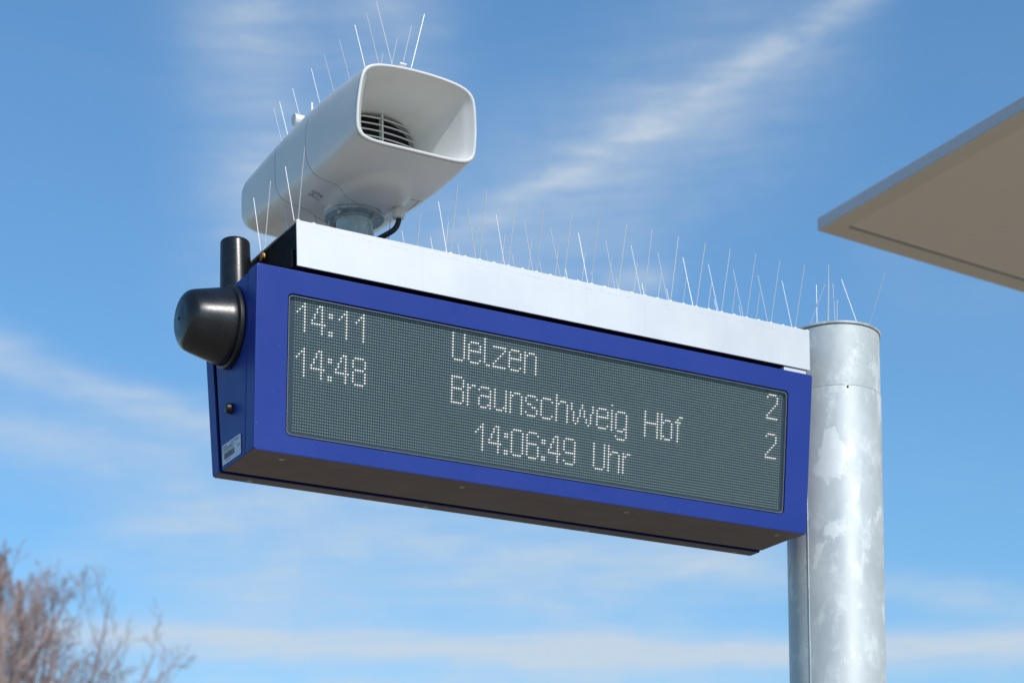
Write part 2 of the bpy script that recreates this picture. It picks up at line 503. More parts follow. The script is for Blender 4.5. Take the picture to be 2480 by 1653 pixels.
# ------------------------------------------------------------------ the beam on which everything hangs
BX0, BX1, BY0, BY1, BZ0, BZ1 = .006, 1.431, 0.0, .279, .0745, .1745
beam = thing('support_beam', 'wide pale zinc sheet beam above the blue display, open left end filled black for its shade', 'beam', (BX0, .1385, .075))
c = MB(); t = .003
c.box(BX0, BX1, BY0, BY0 + t, BZ0, BZ1); c.box(BX0, BX1, BY1 - t, BY1, BZ0, BZ1)
c.box(BX0, BX1, BY0 + t + .0002, BY1 - t - .0002, BZ1 - t, BZ1)
c.build('cover', 'zinc_sheet', beam, bevel=.0007, seg=1)
MB().box(BX0 + .004, BX1 - .002, BY0 + t + .0005, BY1 - t - .0005, BZ0 + .002, BZ1 - t - .0005).build('shade_filler', 'shade_black', beam)  # added solid block, its black stands in for the shaded hollow and underside
MB().box(BX1 - .002, PX - .05, .105, .18, .085, .165).build('welded_arm', 'galvanised_fine', beam, bevel=.004)
MB().box(.0045, BX0 + .004, .02, .075, .082, .112).build('end_clip', 'shade_black', beam, bevel=.003)
MB().box(.003, BX0 + .004, .022, .034, .078, .118).build('end_clip', 'shade_black', beam, bevel=.002)
bb = MB(); bb.lathe([(.010, -.004), (.010, .002), (.005, .006)], (0, .171, .1535), axis=0, n=12)
bb.build('end_bolt', 'brass_bolt', beam, smooth=30)
MB().box(1.285, 1.350, .030, .25, .0595, .0743).build('hanger', 'bracket_grey', beam, bevel=.001, label='recessed grey hanger plate between beam and display')
MB().box(1.351, 1.421, .0045, .26, .0595, .0742).build('hanger', 'zinc_sheet', beam, bevel=.001, label='bright hanger plate at the right end of the beam')
MB().box(.008, .045, .045, .26, .0595, .0742).build('hanger', 'galvanised_fine', beam, bevel=.001)

# ------------------------------------------------------------------ the display
PH = .09191; sp, cp = math.sin(PH), math.cos(PH)
EZ = .010                                    # the lamps sit this far behind the face of the bezel
XL, XR, ST, SB = -.0971, 1.4265, -.0588, .3382
OX0, OX1, OS0, OS1 = -.0212, 1.3530, -.0074, .2974
YC = .1385
def fp(x, s, off=0.0, dy=0.0):               # point on the leaning front: s metres down, off metres towards the viewer
    return (x, s * sp - off * cp + dy, -s * cp - off * sp)
def mir(p):
    return (p[0], 2 * YC - p[1], p[2])
disp = thing('departure_display', 'deep blue platform departure display with lit dot matrix text, hanging under the beam', 'display board', (.66, YC, .05))
def rrect(x0, x1, s0, s1, r, k=5):
    L = []
    for cx, cy, a0 in ((x1 - r, s0 + r, -90), (x1 - r, s1 - r, 0), (x0 + r, s1 - r, 90), (x0 + r, s0 + r, 180)):
        for i in range(k):
            a = R_(a0 + 90 * i / (k - 1))
            L.append((cx + r * math.cos(a), cy + r * math.sin(a)))
    return L
DB = .0445
DBR = .0405
def bezel(back=False):
    m = MB(); loops = []
    f = (lambda p: mir(p)) if back else (lambda p: p)
    rv = .0035
    def lp(r, inset, off, dy): return [f(fp(x, s, off, dy)) for x, s in rrect(XL + inset, XR - inset, ST + inset, SB - inset, r)]
    db = DBR if back else DB
    loops.append(lp(.005, .004, EZ, db)); loops.append(lp(.006, 0, EZ, db))
    loops.append(lp(.006, 0, EZ, rv)); loops.append(lp(.006, rv * .3, EZ, rv * .3)); loops.append(lp(.006, rv, EZ, 0))
    def li(g, off, dy): return [f(fp(x, s, off, dy)) for x, s in rrect(OX0 - g, OX1 + g, OS0 - g, OS1 + g, .011 + g)]
    loops.append(li(.0012, EZ, 0)); loops.append(li(.0003, EZ, .0004)); loops.append(li(0, EZ, .0014)); loops.append(li(0, -.003, 0))
    m.loft(loops, False, False)
    mi = []
    nn = len(loops[0])
    for fa in m.f:
        ps = [Vector(m.v[i]) for i in fa]
        nz = (ps[1] - ps[0]).cross(ps[2] - ps[0]); nz.normalize()
        zc = sum(p.z for p in ps) / 4
        k = fa[0] // nn
        mi.append(1 if (abs(nz.z) > .8 and zc < -.3 and k < 3) else 0)
    m.mi = mi
    return m
fb = bezel().build('front_bezel', ['blue_paint', 'under_paint'], disp, smooth=30, weighted=True)
rb = bezel(True).build('rear_bezel', ['blue_paint', 'under_paint'], disp, smooth=30, weighted=True)
def core(inset, y_in, name, mats, bev):
    yf0, yb0 = fp(0, ST, EZ)[1] + y_in, 0
    top, bot = fp(0, ST + inset, EZ)[2], fp(0, SB - inset, EZ)[2]
    yt, yb = fp(0, ST + inset, EZ)[1] + y_in, fp(0, SB - inset, EZ)[1] + y_in
    x0, x1 = XL + inset, XR - inset
    p = [(x0, yb, bot), (x0, yt, top), (x0, 2 * YC - yb, bot), (x0, 2 * YC - yt, top),
         (x1, yb, bot), (x1, yt, top), (x1, 2 * YC - yb, bot), (x1, 2 * YC - yt, top)]
    m = MB(); m.hexa(p, [0, 0, 2, 2, 1, 2])
    return m.build(name, mats, disp, bevel=bev, seg=3)
core(.0022, .0505, 'housing', ['blue_paint', 'under_paint', 'black_gap'], .004)
core(.009, .020, 'inner_frame', ['black_gap', 'black_gap', 'black_gap'], 0)
# back of the sign carries the same dark screen
def quad_plate(m, x0, x1, s0, s1, off, th, back=False):
    f = mir if back else (lambda p: p)
    p = [f(fp(x, s, off + o)) for x in (x0, x1) for o in (0, th) for s in (s1, s0)]
    m.hexa(p)
    return m
quad_plate(MB(), OX0 + .0005, OX1 - .0005, OS0 + .0005, OS1 - .0005, -.0045, .0030, True).build('rear_screen', 'led_board', disp)
board = quad_plate(MB(), OX0 + .0002, OX1 - .0002, OS0 + .0002, OS1 - .0002, -.0045, .0030).build('led_board', 'led_board', disp)
# thin rim of the front pane
m = MB(); g0 = .0030; w_ = .0012
def lr(g, off): return [fp(x, s, off) for x, s in rrect(OX0 + g, OX1 - g, OS0 + g, OS1 - g, .009)]
m.loft([lr(g0, -.0013), lr(g0, .0072), lr(g0 + w_, .0072), lr(g0 + w_, -.0013)], False, False)
m.build('pane_rim', 'screen_rim', disp, smooth=30)
m = MB(); m.add(lr(g0 + w_ + .0002, .0070), [tuple(range(20))])
m.build('front_pane', 'front_pane', disp)

# dot matrix text, ten rows high
G = {
 '0': (6, {0: '1234', 9: '1234', **{r: '05' for r in range(1, 9)}}),
 '1': (6, {0: '4', 1: '34', 2: '24', 3: '14', **{r: '4' for r in range(4, 10)}}),
 '2': (6, {0: '1234', 1: '05', 2: '5', 3: '5', 4: '4', 5: '3', 6: '2', 7: '1', 8: '0', 9: '012345'}),
 '4': (6, {0: '34', 1: '24', 2: '24', 3: '14', 4: '14', 5: '04', 6: '012345', 7: '4', 8: '4', 9: '4'}),
 '6': (6, {0: '1234', 1: '05', 2: '0', 3: '0', 4: '01234', 5: '05', 6: '05', 7: '05', 8: '05', 9: '1234'}),
 '8': (6, {0: '1234', 1: '05', 2: '05', 3: '05', 4: '1234', 5: '05', 6: '05', 7: '05', 8: '05', 9: '1234'}),
 '9': (6, {0: '1234', 1: '05', 2: '05', 3: '05', 4: '05', 5: '12345', 6: '5', 7: '5', 8: '05', 9: '1234'}),
 ':': (2, {2: '01', 3: '01', 8: '01', 9: '01'}),
 'U': (6, {9: '1234', **{r: '05' for r in range(0, 9)}}),
 'e': (6, {2: '1234', 3: '05', 4: '05', 5: '012345', 6: '0', 7: '0', 8: '05', 9: '1234'}),
 'l': (3, {9: '12', **{r: '0' for r in range(0, 9)}}),
 'z': (6, {2: '012345', 3: '5', 4: '4', 5: '3', 6: '2', 7: '1', 8: '0', 9: '012345'}),
 'n': (6, {2: '0234', 3: '015', **{r: '05' for r in range(4, 10)}}),
 'B': (6, {0: '01234', 1: '05', 2: '05', 3: '05', 4: '01234', 5: '05', 6: '05', 7: '05', 8: '05', 9: '01234'}),
 'r': (4, {2: '023', 3: '01', **{r: '0' for r in range(4, 10)}}),
 'a': (6, {2: '1234', 3: '05', 4: '5', 5: '12345', 6: '05', 7: '05', 8: '045', 9: '1235'}),
 'u': (6, {8: '045', 9: '1235', **{r: '05' for r in range(2, 8)}}),
 's': (6, {2: '1234', 3: '05', 4: '0', 5: '12', 6: '34', 7: '5', 8: '05', 9: '1234'}),
 'c': (6, {2: '1234', 3: '05', 4: '0', 5: '0', 6: '0', 7: '0', 8: '05', 9: '1234'}),
 'h': (6, {0: '0', 1: '0', 2: '0234', 3: '015', **{r: '05' for r in range(4, 10)}}),
 'w': (11, {2: '05A', 3: '05A', 4: '046A', 5: '1469', 6: '1469', 7: '1379', 8: '1379', 9: '28'}),
 'i': (1, {0: '0', **{r: '0' for r in range(2, 10)}}),
 'g': (6, {2: '1234', 8: '045', 9: '1235', 10: '5', 11: '05', 12: '1234', **{r: '05' for r in range(3, 8)}}),
 'H': (7, {4: '0123456', **{r: '06' for r in (0, 1, 2, 3, 5, 6, 7, 8, 9)}}),
 'b': (6, {0: '0', 1: '0', 2: '0234', 3: '015', 8: '015', 9: '0234', **{r: '05' for r in range(4, 8)}}),
 'f': (4, {0: '23', 1: '1', 2: '012', **{r: '1' for r in range(3, 10)}}),
 ' ': (6, {}),
}
WORDS = [('14:11', 0, 1), ('14:48', 0, 16), ('Uelzen', 66, 1), ('Braunschweig', 66, 16), ('Hbf', 155, 16),
         ('14:06:49', 76, 31), ('Uhr', 131, 31), ('2', 216, 1), ('2', 216, 16)]
LAT = .006; LAV = .006 * 1.07056
NC, NR = 224, 45
lit = {}
for wi, (txt, c0, r0) in enumerate(WORDS):
    x = c0
    for ch in txt:
        w, rows = G[ch]
        for r, cs in rows.items():
            for q in cs:
                lit[(x + int(q, 16), r0 + r)] = wi
        x += w + 1
def lamp(m, c, r, rad, h, k=8):
    x, s = c * LAT, r * LAV
    b = len(m.v)
    for i in range(k):
        a = 2 * math.pi * (i + .5) / k
        m.v.append(fp(x + rad * math.cos(a), s + rad * 1.06 * math.sin(a), -.0013))
    for i in range(k):
        a = 2 * math.pi * (i + .5) / k
        m.v.append(fp(x + rad * .62 * math.cos(a), s + rad * .62 * math.sin(a), h))
    for i in range(k):
        j = (i + 1) % k
        m.f.append((b + i, b + j, b + k + j, b + k + i)); m.mi.append(0)
    m.f.append(tuple(b + k + i for i in range(k))); m.mi.append(0)
un = MB()
for c_ in range(NC):
    for r_ in range(NR):
        if (c_, r_) not in lit: lamp(un, c_, r_, .00188, .0009, 6)
un.build('unlit_lamps', 'led_lens', disp, kind='stuff', fix=False)
for wi, (txt, c0, r0) in enumerate(WORDS):
    m = MB()
    for (c_, r_), k in lit.items():
        if k == wi: lamp(m, c_, r_, .00178, .0012, 10)
    m.build('lit_text', 'led_lit', disp, label='glowing white dots reading ' + txt, kind='stuff', fix=False)

# screws under the bezels
zb_ = fp(0, SB, EZ)[2]
for x in (-.013, .444, .902, 1.360):
    for y in (.0585, .2375):
        m = MB(); m.lathe([(.0072, zb_ + .0005), (.0072, zb_ - .0008), (.0052, zb_ - .0016), (.0030, zb_ - .0016), (.0026, zb_ - .0008)], (x, y, 0), n=14)
        m.build('screw', 'screw_zinc', disp, smooth=40)
# round button on the left end
kx = XL + .001
MB().lathe([(.0120, kx), (.0120, kx - .004), (.0100, kx - .014), (.0075, kx - .0155)], (0, .138, -.215), axis=0, n=24).build('round_button', 'rubber_black', disp, smooth=35)
# rating label on the left end
lx = XL + .0012
def lpt(y, z, d=0): return (lx - .0006 - d, y, z)
lab = MB()
rr_ = [(y, z) for y, z in rrect(.0905, .1955, .2822, .3276, .004, 4)]
lab.loft([[lpt(y, -z, -.0002) for y, z in rr_], [lpt(y, -z) for y, z in rr_]])
lab_o = lab.build('rating_label', 'label_white', disp)
m = MB(); y = .184
random.seed(3)
while y > .126:
    w = random.choice((.0008, .0012, .0020)); m.box(lx - .0010, lx - .0007, y - w, y, -.3165, -.3035); y -= w + random.choice((.0009, .0014))
m.build('barcode', 'label_ink', lab_o)
m = MB()
for z, y0, y1, h in ((-.2868, .168, .190, .0022), (-.2915, .130, .190, .0006), (-.2932, .140, .190, .0006), (-.2948, .120, .186, .0006), (-.2968, .134, .190, .0006),
                  (-.3000, .128, .190, .0009), (-.3205, .150, .174, .0010), (-.2868, .100, .150, .0006), (-.2884, .104, .150, .0006), (-.2900, .100, .124, .0006)):
    yy = y1
    while yy > y0:
        w = random.uniform(.002, .006); m.box(lx - .0010, lx - .0007, max(y0, yy - w), yy, z - h, z); yy -= w + .0012
m.build('small_print', 'label_ink', lab_o)
m = MB()
for k, cy in enumerate((.1055, .0985)):
    pts = [(lx - .0009, cy + .0026 * math.cos(a), -.3040 + .0030 * math.sin(a)) for a in [R_(60 + 30 * i) for i in range(9)]]
    pts = [(p[0], 2 * cy - p[1], p[2]) for p in pts]
    m.tube(pts, .0004, 4)
    if k == 1: m.tube([(lx - .0009, cy + .0024, -.3040), (lx - .0009, cy - .0002, -.3040)], .0004, 4)
m.build('approval_mark', 'label_ink', lab_o)

# ------------------------------------------------------------------ black tapered horn on the left end of the display
cone = thing('side_sounder', 'black tapered plastic cup with rounded end mounted on the left end of the blue display', 'sounder', (XL, .1385, -.035))
MB().lathe([(.0885, XL + .0005), (.0895, XL - .003), (.0890, XL - .010), (.0850, XL - .0125)], (0, .1385, -.035), axis=0, n=64).build('base_ring', 'rubber_black', cone, smooth=40)
MB().lathe([(.0805, XL - .012), (.0805, XL - .0145)], (0, .1385, -.035), axis=0, n=64).build('shadow_gap', 'black_gap', cone, smooth=40)
prof = [(.0835, XL - .0142), (.0838, XL - .016)]
prof += [(.0838 - .0165 * k / 6, XL - .016 - .073 * k / 6) for k in range(1, 7)]
rr0, x_ = prof[-1]
for k in range(1, 12):
    a = R_(90 * k / 11)
    prof.append((rr0 * (1 - .55 * (1 - math.cos(a))) - .001, x_ - .0285 * math.sin(a)))
for k in range(1, 5):
    t = k / 5
    prof.append((prof[10 + 8][0] * (1 - t), x_ - .0285 - .0030 * math.sin(R_(90 * t))))
prof = [p for p in prof if p[0] > .0045]
e_ = prof[-1][1]
prof += [(.0045, e_ - .0002), (.0042, e_ + .003), (.002, e_ + .004)]
MB().lathe(prof, (0, .1385, -.035), axis=0, n=72).build('cup', 'black_plastic', cone, smooth=50)

cyl = thing('upright_sounder', 'upright black plastic cylinder with rounded top behind the top left corner of the display', 'sounder', (-.040, .232, .057))
pr_ = [(.0385, .0575), (.0385, .062), (.0372, .0625), (.0338, .196)]
for k in range(1, 6):
    a = R_(90 * k / 5); pr_.append((.0338 - .008 * (1 - math.cos(a)), .196 + .008 * math.sin(a)))
MB().lathe(pr_, (-.0405, .232, 0), n=48).build('cup', 'black_plastic', cyl, smooth=45)

# ------------------------------------------------------------------ the white horn loudspeaker
HX = .2145
horn = thing('horn_loudspeaker', 'large white horn loudspeaker with rectangular mouth on a short steel pipe above the beam', 'loudspeaker', (.217, .1385, BZ1))
YS = [-.175, -.09, -.004, .083, .169, .255, .341, .435, .457, .468]
HW = [.1465, .149, .150, .150, .150, .148, .146, .144, .140, .128]
ZT = [.465, .474, .483, .487, .486, .483, .478, .470, .463, .450]
ZB = [.298, .291, .288, .288, .292, .300, .311, .326, .334, .348]
def interp(y, A):
    if y <= YS[0]: return A[0]
    for i in range(len(YS) - 1):
        if y <= YS[i + 1]:
            t = (y - YS[i]) / (YS[i + 1] - YS[i]); return A[i] + (A[i + 1] - A[i]) * t
    return A[-1]
NH = 96
def bulge(x, y):
    d = math.hypot((x - .216) / .092, (y - .062) / .150)
    t = min(1, max(0, (1 - d) / .28))
    return .0128 * t * t * (3 - 2 * t)
def shellpt(a, y, hw, zt, zb, p, bul, lean, out=0.0):
    fr = max(0.0, min(1.0, (.16 - y) / .335))            # 1 at the mouth, 0 further back
    if lean: p += 2.2 * fr
    zc, hz = (zt + zb) / 2, (zt - zb) / 2
    c_, s__ = math.cos(a), math.sin(a)
    k = (abs(c_) ** p + abs(s__) ** p) ** (-1 / p)
    u, v = c_ * k, s__ * k
    if v > 0: v *= 1 - .13 * u * u
    u *= 1 - (.02 + .075 * fr) * max(0.0, (v + .25) / 1.25) ** 1.5
    x, z = HX + (hw + out) * u, zc + (hz + out) * v
    yy_ = y - .145 * (z - .30) * fr * fr if lean else y
    return (x, yy_, z - (bulge(x, y) if bul and v < -.5 else 0))
def sec(y, hw, zt, zb, p=5.0, n=NH, bul=False, lean=True):
    return [shellpt(2 * math.pi * i / n, y, hw, zt, zb, p, bul, lean) for i in range(n)]
loops = []
yy = YS[0] + .006
fine_ = [YS[0] + .006 + (YS[-3] - YS[0] - .006) * k / 64 for k in range(65)] + YS[-2:]
for y in fine_:
    loops.append(sec(y, interp(y, HW), interp(y, ZT), interp(y, ZB), n=144, bul=True))
m = MB(); m.loft(loops, False, True)
shell = m.build('outer_shell', 'white_plastic', horn, smooth=50)
# rim and flared throat, one continuous skin
def ins(y, d, p=5.0, dz=0.0): return sec(y, HW[0] - d, ZT[0] - d + dz, ZB[0] + d + dz, p)
y0 = YS[0]
lp_ = [ins(y0 + .0062, 0.0002), ins(y0 + .003, -.0008), ins(y0 + .0008, .0003), ins(y0, .0027), ins(y0 + .0007, .0052), ins(y0 + .004, .0064)]
# throat shrinks from the mouth to the grille at y = -.012
GY = -.012; GW0, GW1, GT, GB = .100, .100, .452, .352
K = 14
a_ = (HX, HW[0] - .0066, ZT[0] - .0066, ZB[0] + .0066)
gx, gw, gt, gb = HX - .001, .086, .4485, .318
for k in range(1, K + 1):
    t = k / K
    e = t ** 0.62
    f_ = lambda u, v: u + (v - u) * e
    L = sec(-.175 + .335 * t, f_(a_[1], gw), f_(a_[2], gt), f_(a_[3], gb), 7.2 - 4.0 * t, lean=False)
    yy = y0 + .004 + (GY - y0 - .004) * t
    L = [(x + (gx - HX) * e, yy - .145 * (z - .30) * (1 - t) ** 2, z) for x, _, z in L]
    lp_.append(L)
last = lp_[-1]
lp_.append([(x, GY + .03, z) for x, _, z in last])
MB().loft(lp_, False, False).build('throat', 'white_plastic', horn, smooth=60)
gr = MB(); gr.add([(x, GY + .026, z) for x, _, z in sec(.2, gw + .002, gt + .002, gb - .002, 3.2, lean=False)], [tuple(range(NH))])
gr.build('grille_mesh', 'grille_mesh', horn)
def slat_ext(z):
    zc, hz = (gt + gb) / 2, (gt - gb) / 2
    k = min(1, abs((z - zc) / hz)); return gw * (1 - k ** 3.2) ** (1 / 3.2)
for k in range(8):
    z = .4365 - .0142 * k
    w = slat_ext(z) + .002; m = MB(); L = []
    for i in range(17):
        u = -1 + 2 * i / 16
        x = gx + u * w; zz = z - .003 * u * u; yb = GY - .002 + .008 * (u * u)
        L.append([(x, yb, zz + .0013), (x, yb, zz - .0013), (x, yb + .006, zz - .0008 + .0010), (x, yb + .006, zz + .0008 + .0010)])
    m.loft(L); m.build('grille_slat', 'grille_plastic', horn, smooth=30)
MB().box(HX - .0017, HX + .0017, GY - .005, GY + .010, gb - .001, gt + .001).build('grille_bar', 'grille_plastic', horn)
# moulding seams of the shell
SA = [(.0684, .0652, .4447), (.0663, .0662, .4345), (.065, .0696, .4226), (.0646, .0722, .4097), (.0645, .0735, .3838), (.0646, .0715, .3639), (.0661, .0646, .3412), (.0705, .0551, .3245), (.079, .0446, .3101), (.0979, .0348, .2981), (.1207, .0335, .2916), (.1318, .0366, .2903), (.1686, .0596, .2884), (.2054, .0782, .2882), (.2427, .0898, .2884)]
SB_ = [(.0720, .2405, .4560), (.0692, .241, .4417), (.0666, .2415, .4012), (.0668, .2392, .3612), (.069, .2333, .3413), (.0745, .2255, .326), (.089, .2101, .3098), (.1098, .1997, .3003), (.1296, .2008, .2971), (.1539, .2199, .2976), (.182, .2403, .2989), (.2087, .257, .3004), (.26, .27, .302), (.31, .262, .303)]
def onshell(p, out=0.0):
    """snap to the shell"""
    y = p[1]; hw, zt, zb = interp(y, HW), interp(y, ZT), interp(y, ZB)
    zc, hz = (zt + zb) / 2, (zt - zb) / 2
    a = math.atan2((p[2] - zc) / hz, (p[0] - HX) / hw)
    return shellpt(a, y, hw, zt, zb, 5.0, True, True, out)
def densify(L, k=4):
    o = []
    for i in range(len(L) - 1):
        p0, p1, p2, p3 = L[max(i - 1, 0)], L[i], L[i + 1], L[min(i + 2, len(L) - 1)]
        for j in range(k):
            t = j / k
            o.append(tuple(.5 * (2 * b + (c - a) * t + (2 * a - 5 * b + 4 * c - d) * t * t + (3 * b - a - 3 * c + d) * t ** 3) for a, b, c, d in zip(p0, p1, p2, p3)))
    o.append(L[-1]); return o
for S in (SA, SB_):
    MB().tube([onshell(p, .0000) for p in densify(S)], .0005, 5).build('shell_seam', 'seam_shadow', horn)
MB().tube([onshell(p) for p in ((.327, .091, .296), (.3265, .055, .2957), (.3235, .027, .2947))], .0007, 5).build('shell_seam', 'seam_shadow', horn)
MB().tube([onshell(p) for p in ((.300, .020, .289), (.3235, .027, .2947), (.335, .034, .298))], .0006, 5).build('shell_seam', 'seam_shadow', horn)
# printed rating text on the underside
m = MB(); random.seed(5)
for r_ in range(6):
    y = .128 - r_ * .0065 + .004; x = .086
    while x < .122:
        w = random.uniform(.002, .010)
        if random.random() < .72:
            a, b_, c_, d_ = [onshell(q, .0006) for q in ((x, y, .29), (min(x + w, .124), y, .29), (min(x + w, .124), y - .0022, .29), (x, y - .0022, .29))]
            m.add([a, b_, c_, d_], [(0, 1, 2, 3)])
        x += w + .0016
m.build('printed_data', 'print_grey', horn, fix=False)
# socket bulge, flange, pipe, bolts
FX, FY = .217, .1385
MB().lathe([(.0705, .2850), (.0705, .2775), (.0695, .2768)], (FX, FY, 0), n=56).build('mount_pad', 'white_plastic', horn, smooth=35)
MB().lathe([(.0685, .2768), (.0700, .2755), (.0700, .2695), (.0685, .2680)], (FX, FY, 0), n=56).build('flange', 'galvanised_fine', horn, smooth=35)
MB().lathe([(.0425, BZ1 - .01), (.0425, .262), (.0445, .2655), (.0475, .2682)], (FX, FY, 0), n=40).build('pipe', 'galvanised_fine', horn, smooth=45)
w_ = MB(); w_.tube([(FX + .0445 * math.cos(a), FY + .0445 * math.sin(a), .2645 + .0006 * math.sin(9 * a)) for a in [2 * math.pi * i / 48 for i in range(49)]], .0026, 6)
w_.build('weld_bead', 'galvanised_fine', horn, smooth=60)
for a in (208, 298, 28, 118):
    cx, cy = FX + .0575 * math.cos(R_(a)), FY + .0575 * math.sin(R_(a))
    MB().lathe([(.0095, .2682), (.0095, .2660)], (cx, cy, 0), n=20).build('washer', 'steel_bolt', horn)
    MB().lathe([(.0068, .2660), (.0068, .2612), (.0058, .2603)], (cx, cy, 0), n=6, ph=.3).build('bolt_head', 'steel_bolt', horn)
# cable gland and cable
gx_, gy_ = .288, .055
MB().lathe([(.0120, .2895), (.0120, .2790), (.0112, .2788), (.0112, .2770), (.0122, .2768), (.0122, .2720)], (gx_, gy_, 0), n=24).build('gland_body', 'grille_plastic', horn, smooth=35)
MB().lathe([(.0152, .2722), (.0160, .2700), (.0160, .2600), (.0135, .2545), (.0090, .2530)], (gx_, gy_, 0), n=8).build('gland_nut', 'grille_plastic', horn, smooth=20)
cab = densify([(gx_, gy_, .262), (gx_, gy_, .248), (gx_ - .006, gy_ + .008, .232), (.264, .078, .219), (.238, .110, .206), (.222, .155, .193), (.225, .200, .176)], 5)
MB().tube(cab, .0062, 12).build('cable', 'rubber_black', horn, smooth=60)
q = (.2255, .0222, .2872)
MB().lathe([(.0058, .289), (.0058, .2865), (.0036, .2858), (.0030, .2872)], (q[0], q[1], -.0005), n=14).build('drain_plug', 'seam_shadow', horn)
MB().lathe([(.0125, .088), (.0135, .090), (.0135, .112)], (0, .182, .489), axis=0, n=24).build('pivot_knob', 'white_plastic', horn, smooth=40)
MB().box(.078, .0835, .066, .070, .435, .478).build('hinge_rib', 'white_plastic', horn, bevel=.0015)

# ------------------------------------------------------------------ bird spikes
WR = .00100
def wire(p, q, parent, name='spike'):
    m = MB(); m.tube([p, q], WR, 6)
    return m.build(name, 'steel_wire', parent, smooth=60)
def jit(a): return random.uniform(-a, a)
random.seed(21)
RY = .0070; Z1 = BZ1
def beam_strip(y, label):
    st = thing('bird_spike_strip', label, 'bird spikes', (BX0, y, Z1), 'bird spike strips on the beam')
    MB().box(BX0 + .002, BX1 - .002, y - .0055, y + .0055, Z1 + .0002, Z1 + .0012).build('rail', 'clear_nub', st)
    k = 0
    while True:
        xw, xd = .0008 + .0765 * k + .003, .0128 + .0765 * k
        if xd > BX1 - .005: break
        if y < .1 and 1 <= k <= 4: k += 1; continue
        wire((xw, y, Z1), (xw + jit(.002), y + .038 + jit(.002), Z1 + .134 + jit(.0015)), st)
        wire((xd, y, Z1), (xd + jit(.002), y - .041 + jit(.002), Z1 + .146 + jit(.002)), st)
        for xx in (xd, xd + .038):
            if xx < BX1 - .003:
                MB().lathe([(.0052, Z1 + .0012), (.0052, Z1 + .0030), (.0035, Z1 + .0046)], (xx, y, 0), n=10).build('nub', 'clear_nub', st, smooth=40)
        k += 1
    return st
beam_strip(RY, 'long row of thin wire bird spikes along the front edge of the pale beam')
beam_strip(.190, 'rear row of thin wire bird spikes behind the horn pipe on the beam')
hs = thing('bird_spike_strip', 'row of thin wire bird spikes standing on the top of the white horn', 'bird spikes', (.188, .1, .486))
MB().box(.180, .196, -.170, .40, .485, .4878).build('rail', 'clear_nub', hs)
for y in (.428, .353, .278, .174, .100, .022, -.051, -.108, -.160):
    y = min(y, .39)
    wire((.166, y, .483), (.131 + jit(.003), y + jit(.003), .611), hs)
for y in (.033, -.041, -.106, -.163):
    wire((.211, y, .484), (.245 + jit(.003), y + jit(.003), .612), hs)
ps = thing('bird_spike_cluster', 'cluster of eight thin bird spikes on the lid of the steel post', 'bird spikes', (PX, PY, .2328))
MB().box(1.532, 1.672, .090, .106, .2330, .2345).build('rail', 'clear_nub', ps)
for p, q in (((1.547, .159), (1.568, .102, .356)), ((1.548, .070), (1.522, .030, .372)), ((1.592, .121), (1.577, .097, .367)), ((1.592, .092), (1.606, .117, .367)),
             ((1.665, .176), (1.685, .196, .367)), ((1.642, .056), (1.598, .072, .362)), ((1.654, .034), (1.660, -.027, .356))):
    wire((p[0], p[1], .2325), q, ps)
wire((1.560, .128, .2325), (1.560, .128, .360), ps)

# ------------------------------------------------------------------ platform roof to the right
CX_, CY_, CZ = 3.790, 2.862, 1.950
rx = Vector((.9974, .0726, 0)); ry = Vector((0, -1, 0))
Wd, Ln = 5.2, 9.0
roof = thing('platform_roof', 'flat beige roof edge of a platform shelter, out of focus at the right', 'roof', (6.4, -1.2, -Z0))
def rp(a, b, z):
    p = Vector((CX_, CY_, 0)) + rx * a + ry * b
    return (p.x, p.y, CZ + z)
def rbox(a0, a1, b0, b1, z0, z1):
    m = MB(); m.hexa([rp(a, b, z) for a in (a0, a1) for b in (b0, b1) for z in (z0, z1)]); return m
FT = .052
rbox(.003, Wd - .003, .003, Ln - .003, FT - .012, FT - .002).build('roof_deck', 'roof_metal', roof)
rbox(0, .095, 0, Ln, 0, FT).build('fascia', 'roof_metal', roof, bevel=.003, label='long side fascia facing the sky')
rbox(.0952, Wd, 0, .095, 0, FT).build('fascia', 'roof_metal', roof, bevel=.003)
rbox(.0952, Wd, Ln - .1, Ln, 0, FT).build('fascia', 'roof_metal', roof, bevel=.003)
rbox(Wd - .1, Wd, .0952, Ln - .1002, 0, FT).build('fascia', 'roof_metal', roof, bevel=.003)
rbox(.004, .0945, .004, Ln - .1, -.003, -.0004).build('trim', 'soffit_trim', roof)
rbox(.0965, Wd - .1, .004, .0945, -.003, -.0004).build('trim', 'soffit_trim', roof)
rbox(.0957, Wd - .11, .0957, .1065, .004, .012).build('shadow_joint', 'seam_shadow', roof)
rbox(.0957, Wd - .11, .107, Ln - .11, .0005, .014).build('soffit', 'soffit_paint', roof)
for a, b in ((3.6, 2.2), (3.6, 6.8)):
    p = rp(a, b, 0)
    MB().lathe([(.08, -Z0), (.08, CZ + .02)], (p[0], p[1], 0), n=24).build('post', 'roof_metal', roof, smooth=40)

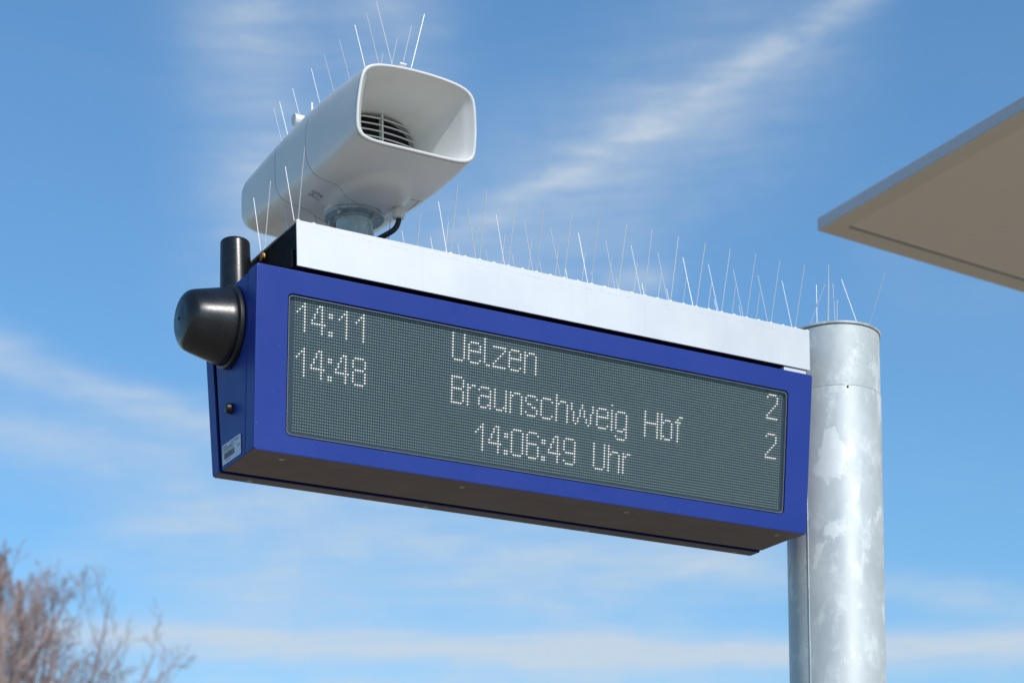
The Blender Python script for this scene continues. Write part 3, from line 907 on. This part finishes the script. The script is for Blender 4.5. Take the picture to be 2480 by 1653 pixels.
# ------------------------------------------------------------------ bare trees
def tree(seed, base, height, crown_r, cnt0, nk, label, group):
    rnd = random.Random(seed)
    CB = crown_r * 1.55; CC = Vector((base[0], base[1], base[2] + height - CB))
    def clip(p, d, L, f=1.0):
        while L > .05:
            q = p + d * L - CC
            if (q.x ** 2 + q.y ** 2) / crown_r ** 2 + (q.z / CB) ** 2 < f: break
            L *= .88
        return L
    root = thing('bare_tree', label, 'tree', base, group)
    tr, cr = MB(), MB()
    def grow(p, d, length, r, n, wob, up, m, sides):
        pts = [p.copy()]; rs = [r]; q = p.copy(); dd = d.copy()
        for i in range(n):
            dd = (dd + Vector((rnd.gauss(0, wob), rnd.gauss(0, wob), rnd.gauss(up, wob * .6)))).normalized()
            q = q + dd * (length / n); pts.append(q.copy()); rs.append(max(r * (1 - .7 * (i + 1) / n), .0045))
        m.tube([tuple(a) for a in pts], rs, sides, cap=False)
        return pts, rs
    def at(pts, rs, t):
        n = len(pts) - 1; i = min(int(t * n), n - 1); u = t * n - i
        return pts[i].lerp(pts[i + 1], u), (pts[i + 1] - pts[i]).normalized(), rs[i] + (rs[i + 1] - rs[i]) * u
    def kids(pts, rs, length, cnt, t0, level):
        for k in range(cnt):
            t = t0 + (1 - t0) * (k + rnd.random() * .8) / cnt
            p, ax, rr = at(pts, rs, min(t, .995))
            side = ax.cross(Vector((rnd.gauss(0, 1), rnd.gauss(0, 1), rnd.gauss(0, 1)))).normalized()
            ang = R_(rnd.uniform(28, 50))
            d = (ax * math.cos(ang) + side * math.sin(ang) + Vector((0, 0, .12))).normalized()
            L = length * rnd.uniform(.32, .52) * (1.15 - .5 * t)
            L = clip(p, d, L, rnd.uniform(1.0, 1.15))
            q, qs = grow(p, d, L, max(rr * rnd.uniform(.45, .65), .0052), 4 if level < 2 else 3, .10, .04, cr, 4 if level < 1 else 3)
            if level < 2: kids(q, qs, L, (6, 5)[level], .25, level + 1)
    B0 = Vector(base)
    lead, lrs = grow(B0, Vector((rnd.gauss(0, .01), rnd.gauss(0, .01), 1)), height * .97, height * .013, 14, .028, .03, tr, 9)
    cnt = cnt0
    for k in range(cnt):
        t = .42 + .565 * (k + rnd.random() * .7) / cnt
        p, ax, rr = at(lead, lrs, t)
        a = k * 2.4 + rnd.uniform(-.4, .4)
        ang = R_(rnd.uniform(34, 54) - 10 * t)
        d = Vector((math.cos(a) * math.sin(ang), math.sin(a) * math.sin(ang), math.cos(ang)))
        prof = min(1.0, (1.03 - t) / .50) ** .75
        L = crown_r * prof * rnd.uniform(.75, 1.15) / math.sin(ang) * .92
        L = clip(p, d, crown_r * 1.9, rnd.uniform(.55, 1.0))
        q, qs = grow(p, d, L, max(rr * rnd.uniform(.40, .60), .012), 6, .07, .05, cr, 5)
        kids(q, qs, L, nk, .18, 0)
    tr.build('trunk', 'bark', root, smooth=60, fix=False)
    cr.build('crown', 'bark', root, fix=False)
    return root
def far(xp, dist):
    v = right * ((xp - 1240) / 5083.0) + Vector((fwd.x, fwd.y, 0))
    return (-1.946 + v.x * dist, -4.192 + v.y * dist, -Z0 - .35)
tree(4, far(178, 52), 16.0, 3.7, 52, 7, 'bare winter tree with straight trunk and fine twigs, right of the cut off tree', 'bare trees beyond the platform')
tree(9, far(15, 50), 15.8, 2.9, 32, 5, 'bare winter tree mostly cut off by the left picture edge, with reddish twigs', 'bare trees beyond the platform')
